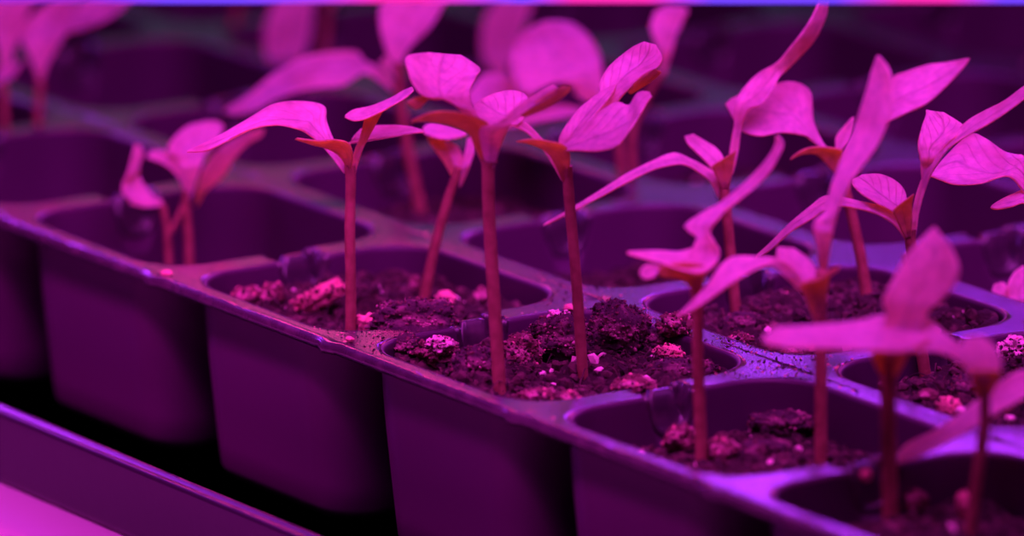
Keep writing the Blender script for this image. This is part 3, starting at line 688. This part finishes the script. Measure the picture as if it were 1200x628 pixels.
# P, Q: far left
seedling('blurred seedling near the left edge with an upright leaf pair', 45, 232, -.25,
  [(44, 245), (44, 180), (45, 130), (47, 95)], 13, [
  {'s': [(42,95,0, 52,95,0), (34,66,0, 62,62,0), (25,47,4, 75,40,8), (25,30,20, 88,30,20), (40,16,34, 88,14,34), (60,0,46, 90,-4,46), (78,-14,52, 92,-16,52)], 'cup': .12},
  {'s': [(50,80,4, 56,74,4), (74,42,6, 84,25,20), (100,33,2, 94,2,40), (125,23,10, 118,-12,44), (148,6,24, 142,-14,44), (160,-12,36, 156,-18,42)], 'cup': .1}], taper=.8)
seedling('blurred seedling cut by the left frame edge with a small drooping leaf', 5, 236, -.25,
  [(5, 250), (5, 190), (5, 140), (4, 100)], 13, [
  {'s': [(-2,110,0, 8,108,0), (-6,101,-10, -4,82,10), (10,93,-10, 8,78,10), (19,84,-4, 18,74,6), (26,73,0, 27,71,2)], 'cup': .1},
  {'s': [(2,98,4, 8,96,4), (0,72,8, 14,68,8), (-12,20,20, 34,12,20), (-10,-10,34, 44,-12,34)], 'cup': .1}], taper=.8)
# R: behind, left of centre
seedling('blurred seedling behind the front row, long flat leaf pointing left', 495, 258, -.18,
  [(496, 262), (487, 220), (476, 165), (469, 120), (466, 72)], 15, [
  {'s': [(462,112,0, 470,106,0), (440,92,0, 447,82,4), (425,86,-10, 428,72,20), (400,100,-30, 418,61,44), (368,103,-40, 392,61,52), (335,111,-36, 358,67,40), (300,129,-20, 325,84,24), (278,134,-6, 290,112,10), (262,132,6, 266,127,8)], 'cup': .08, 'label': 'long flat left leaf'},
  {'s': [(460,84,0, 472,84,0), (452,58,0, 478,58,0), (445,30,10, 504,32,16), (446,6,24, 520,6,30), (460,-14,40, 526,-14,40)], 'cup': .16},
  {'s': [(462,96,-4, 468,92,-4), (452,82,-6, 458,76,-4), (445,74,-6, 452,66,-2)], 'cup': .1}], taper=.9)
seedling('faint blurred seedling at top left of centre with one upright pale leaf', 372, 160, -.27,
  [(372, 190), (374, 120), (380, 60), (384, 10), (386, -15)], 12, [
  {'s': [(324,92,0, 332,92,0), (312,66,0, 352,70,0), (309,38,6, 363,44,6), (318,8,16, 367,6,16), (330,-16,26, 366,-18,26)], 'cup': .12},
  {'s': [(380,16,0, 388,12,0), (400,-6,4, 404,-12,4), (424,-14,8, 426,-20,8)], 'cup': .1}], taper=.85)
seedling('dim leafless-looking stalk in the dark at the upper left', 252, 115, -.27,
  [(250, 140), (258, 90), (268, 50), (280, 5), (284, -14)], 12, [
  {'s': [(282,-8,0, 290,-8,0), (276,-22,6, 310,-22,6), (290,-34,14, 322,-34,14)], 'cup': .1}], taper=.9)
seedling('dim blurred leaf hanging in the dark at the top, left of the broad round leaf', 618, 165, -.27,
  [(618, 190), (612, 140), (604, 105)], 11, [
  {'s': [(600,112,0, 608,110,0), (576,86,0, 596,83,0), (564,62,0, 605,58,0), (566,26,4, 618,22,4), (580,2,8, 624,0,8), (596,-18,12, 620,-20,12)], 'cup': .12}])
# T: the two back stems and their large leaves
seedling('blurred seedling behind centre with a broad rounded drooping leaf', 733, 290, -.24,
  [(733, 300), (730, 240), (727, 190), (722, 150), (716, 128)], 12, [
  {'s': [(700,128,0, 722,132,0), (692,116,0, 708,112,2), (655,98,-20, 706,84,18), (617,112,-40, 702,62,50), (603,98,-30, 688,40,70), (597,72,0, 668,27,80), (606,46,34, 644,25,78), (622,32,56, 632,27,66)], 'cup': -.10, 'label': 'broad rounded leaf'},
  {'s': [(688,122,-4, 694,118,-4), (676,112,-8, 684,108,-6), (673,108,-10, 676,106,-8)], 'cup': .1},
  {'s': [(690,134,0, 700,128,0), (640,140,-20, 640,118,20), (590,148,-30, 612,104,50), (556,130,-20, 590,88,56), (545,112,10, 564,88,50)], 'cup': .08}], taper=.85)
seedling('blurred seedling right of the broad round leaf, with a hooded leaf near the lamp', 753, 288, -.24,
  [(754, 298), (748, 240), (741, 190), (742, 150), (760, 110), (775, 84)], 12, [
  {'s': [(770,92,0, 780,92,0), (774,72,0, 786,64,0), (768,50,0, 792,42,0), (762,32,6, 800,26,6), (768,14,20, 806,12,8), (782,6,30, 802,8,20)], 'cup': .18, 'label': 'hooded leaf'}], taper=.8)

# ------------------------------------------------------------------ grow lamps and added fill lights
def led_material():
    m, t, N = nt('led_strip_glow')
    out = N('ShaderNodeOutputMaterial'); e = N('ShaderNodeEmission'); tc = N('ShaderNodeTexCoord')
    sep = N('ShaderNodeSeparateXYZ'); t.links.new(tc.outputs['Object'], sep.inputs[0])
    mr = N('ShaderNodeMapRange'); mr.inputs[1].default_value = -600*PX; mr.inputs[2].default_value = 600*PX
    t.links.new(sep.outputs[0], mr.inputs[0])
    r = N('ShaderNodeValToRGB'); cr = r.color_ramp
    BL, PK, VI = (.16, .05, 1, 1), (.80, .02, .38, 1), (.42, .04, .72, 1)
    cols = [(0, (.32, .02, .5, 1)), (.12, (.32, .02, .5, 1)), (.19, BL), (.26, BL), (.33, VI), (.38, PK), (.42, PK), (.48, VI), (.51, BL), (.555, PK), (.62, PK), (.68, BL), (.79, BL), (.85, PK), (.89, PK), (.94, BL), (1, BL)]
    while len(cr.elements) < len(cols): cr.elements.new(.5)
    for k, (p, c) in enumerate(cols): cr.elements[k].position = p
    for k, (p, c) in enumerate(cols): cr.elements[k].color = c
    t.links.new(mr.outputs[0], r.inputs[0]); t.links.new(r.outputs[0], e.inputs[0]); e.inputs[1].default_value = 1.3
    t.links.new(e.outputs[0], out.inputs[0])
    return m
M_led = led_material()
def grow_lamp(x, y, z, length, label, vis=True):
    o = empty('grow_lamp', (0, 0, 0)); o.location = (x, y, z); o.rotation_euler = (0, 0, math.atan2(rt.y, rt.x))
    tag(o, label, 'lamp')
    bm = bmesh.new(); box(bm, (-length/2, -.006, .0012), (length/2, .004, .012), .0010); bmobj('housing', bm, M_alu, o)
    bm = bmesh.new(); box(bm, (-length/2+.004, -.0055, 0), (length/2-.004, -.0005, .0012+.0003), .0); bmobj('diffuser', bm, M_led, o)
    for s in (-1, 1):
        bm = bmesh.new(); box(bm, (s*length/2-.004, -.007, -.0004), (s*length/2+.004, .005, .013), .001); bmobj('end_cap', bm, M_alu, o)
        v, f = tube([Vector((s*length*.42, -.001, .013)), Vector((s*length*.42, -.001, .25)), Vector((s*length*.42, -.001, .62))], [.0006]*3, 8)
        link('hanging_wire', mesh('hanging_wire', v, f), M_wire, o)
    return o
bl = onv(600, 5, CAM + fh*(24.1*L*math.cos(PIT))) + fh*.0058
grow_lamp(bl.x, bl.y, bl.z, .40, 'slim LED grow lamp glowing blue and pink along the top of the view')

def area(name, along, back, height, sx, sy, col, power, spread=math.pi):
    l = bpy.data.lights.new(name, 'AREA'); l.shape = 'RECTANGLE'; l.size = sx; l.size_y = sy; l.color = col; l.energy = power; l.spread = spread
    o = bpy.data.objects.new(name, l); COL.objects.link(o)
    c = Vector((TX*L, TY*L, Z0)) + rt*along*L + fh*back*L + Vector((0, 0, height*L))
    tgt = Vector((TX*L, TY*L, Z0)) + rt*along*.4*L
    o.location = c; o.rotation_euler = (tgt-c).to_track_quat('-Z', 'Y').to_euler()
    return o
RED = (1, .04, .30); BLU = (.42, .03, 1); MAG = (.92, .052, 1)
area('grow_light_overhead', 1.2, -2.4, 4.5, .36, .12, MAG, .47, 1.5)
for k_, (al, c_) in enumerate(((-7, BLU), (-4, BLU), (-1.2, RED), (1.4, BLU), (4.2, RED), (7, BLU))):
    area('grow_light_back', al, 6.5, 3.4, .07, .02, c_, .028 if c_ is BLU else .019, .95)
area('fill_light_front', 0, -6.5, 4.8, .40, .03, MAG, .035, 1.6)  # added fill from the front to lift the cell walls, not a known lamp
area('room_lamp', -4, 30, 7.5, .5, .15, (.42, .58, 1), .009, 1.2)
lt = area('fill_light_table', 0, 0, 5, .24, .06, (1, .04, .82), 2.1, 1.35)  # added light over the front table, brightens the walls directly and by bounce
lt.location = (1.5*L, -3.3*L, Z0+5*L); lt.rotation_euler = (0, 0, 0)
lb = area('grow_light_strip', 0, 0, 5, .36, .004, MAG, .030, 2.6)
lb.location = bl - fh*.0028 - Vector((0, 0, .0012)); lb.rotation_euler = (0, 0, math.atan2(rt.y, rt.x))

# ------------------------------------------------------------------ table and room
tb = empty('table', (0.05, 0.12, 0)); tag(tb, 'pale table top lit bright magenta under the trays', 'table')
bm = bmesh.new(); box(bm, (-.75, -.42, -.03), (.75, .50, 0), .003); bmobj('table_top', bm, M_white, tb)
for sx in (-.68, .68):
    for sy in (-.36, .44):
        bm = bmesh.new(); box(bm, (sx-.02, sy-.02, -.72), (sx+.02, sy+.02, -.03), .002); bmobj('leg', bm, M_alu, tb)
def room(name, lo, hi, mat):
    bm = bmesh.new(); box(bm, lo, hi); return tag(bmobj(name, bm, mat), kind='structure')
room('floor', (-2.2, -2.4, -.77), (2.6, 2.2, -.72), M_floor)
room('ceiling', (-2.2, -2.4, 1.7), (2.6, 2.2, 1.75), M_wall)
room('wall_left', (-2.25, -2.4, -.77), (-2.2, 2.2, 1.75), M_wall)
room('wall_back', (-2.2, 2.2, -.77), (2.6, 2.25, 1.75), M_wall)
room('wall_right', (2.6, -2.4, -.77), (2.65, 2.2, 1.75), M_wall)
room('wall_front', (-2.2, -2.45, -.77), (2.6, -2.4, 1.75), M_wall)

w = bpy.data.worlds.new('world'); scene.world = w; w.use_nodes = True
w.node_tree.nodes['Background'].inputs[0].default_value = (.25, .3, .35, 1); w.node_tree.nodes['Background'].inputs[1].default_value = .02

vs_ = scene.view_settings
vs_.view_transform = 'Standard'; vs_.look = 'None'; vs_.gamma = 1; vs_.use_curve_mapping = False; vs_.exposure = -0.08
scene.cycles.use_denoising = True
scene.cycles.max_bounces = 8; scene.cycles.transmission_bounces = 6
scene.cycles.sample_clamp_indirect = 4
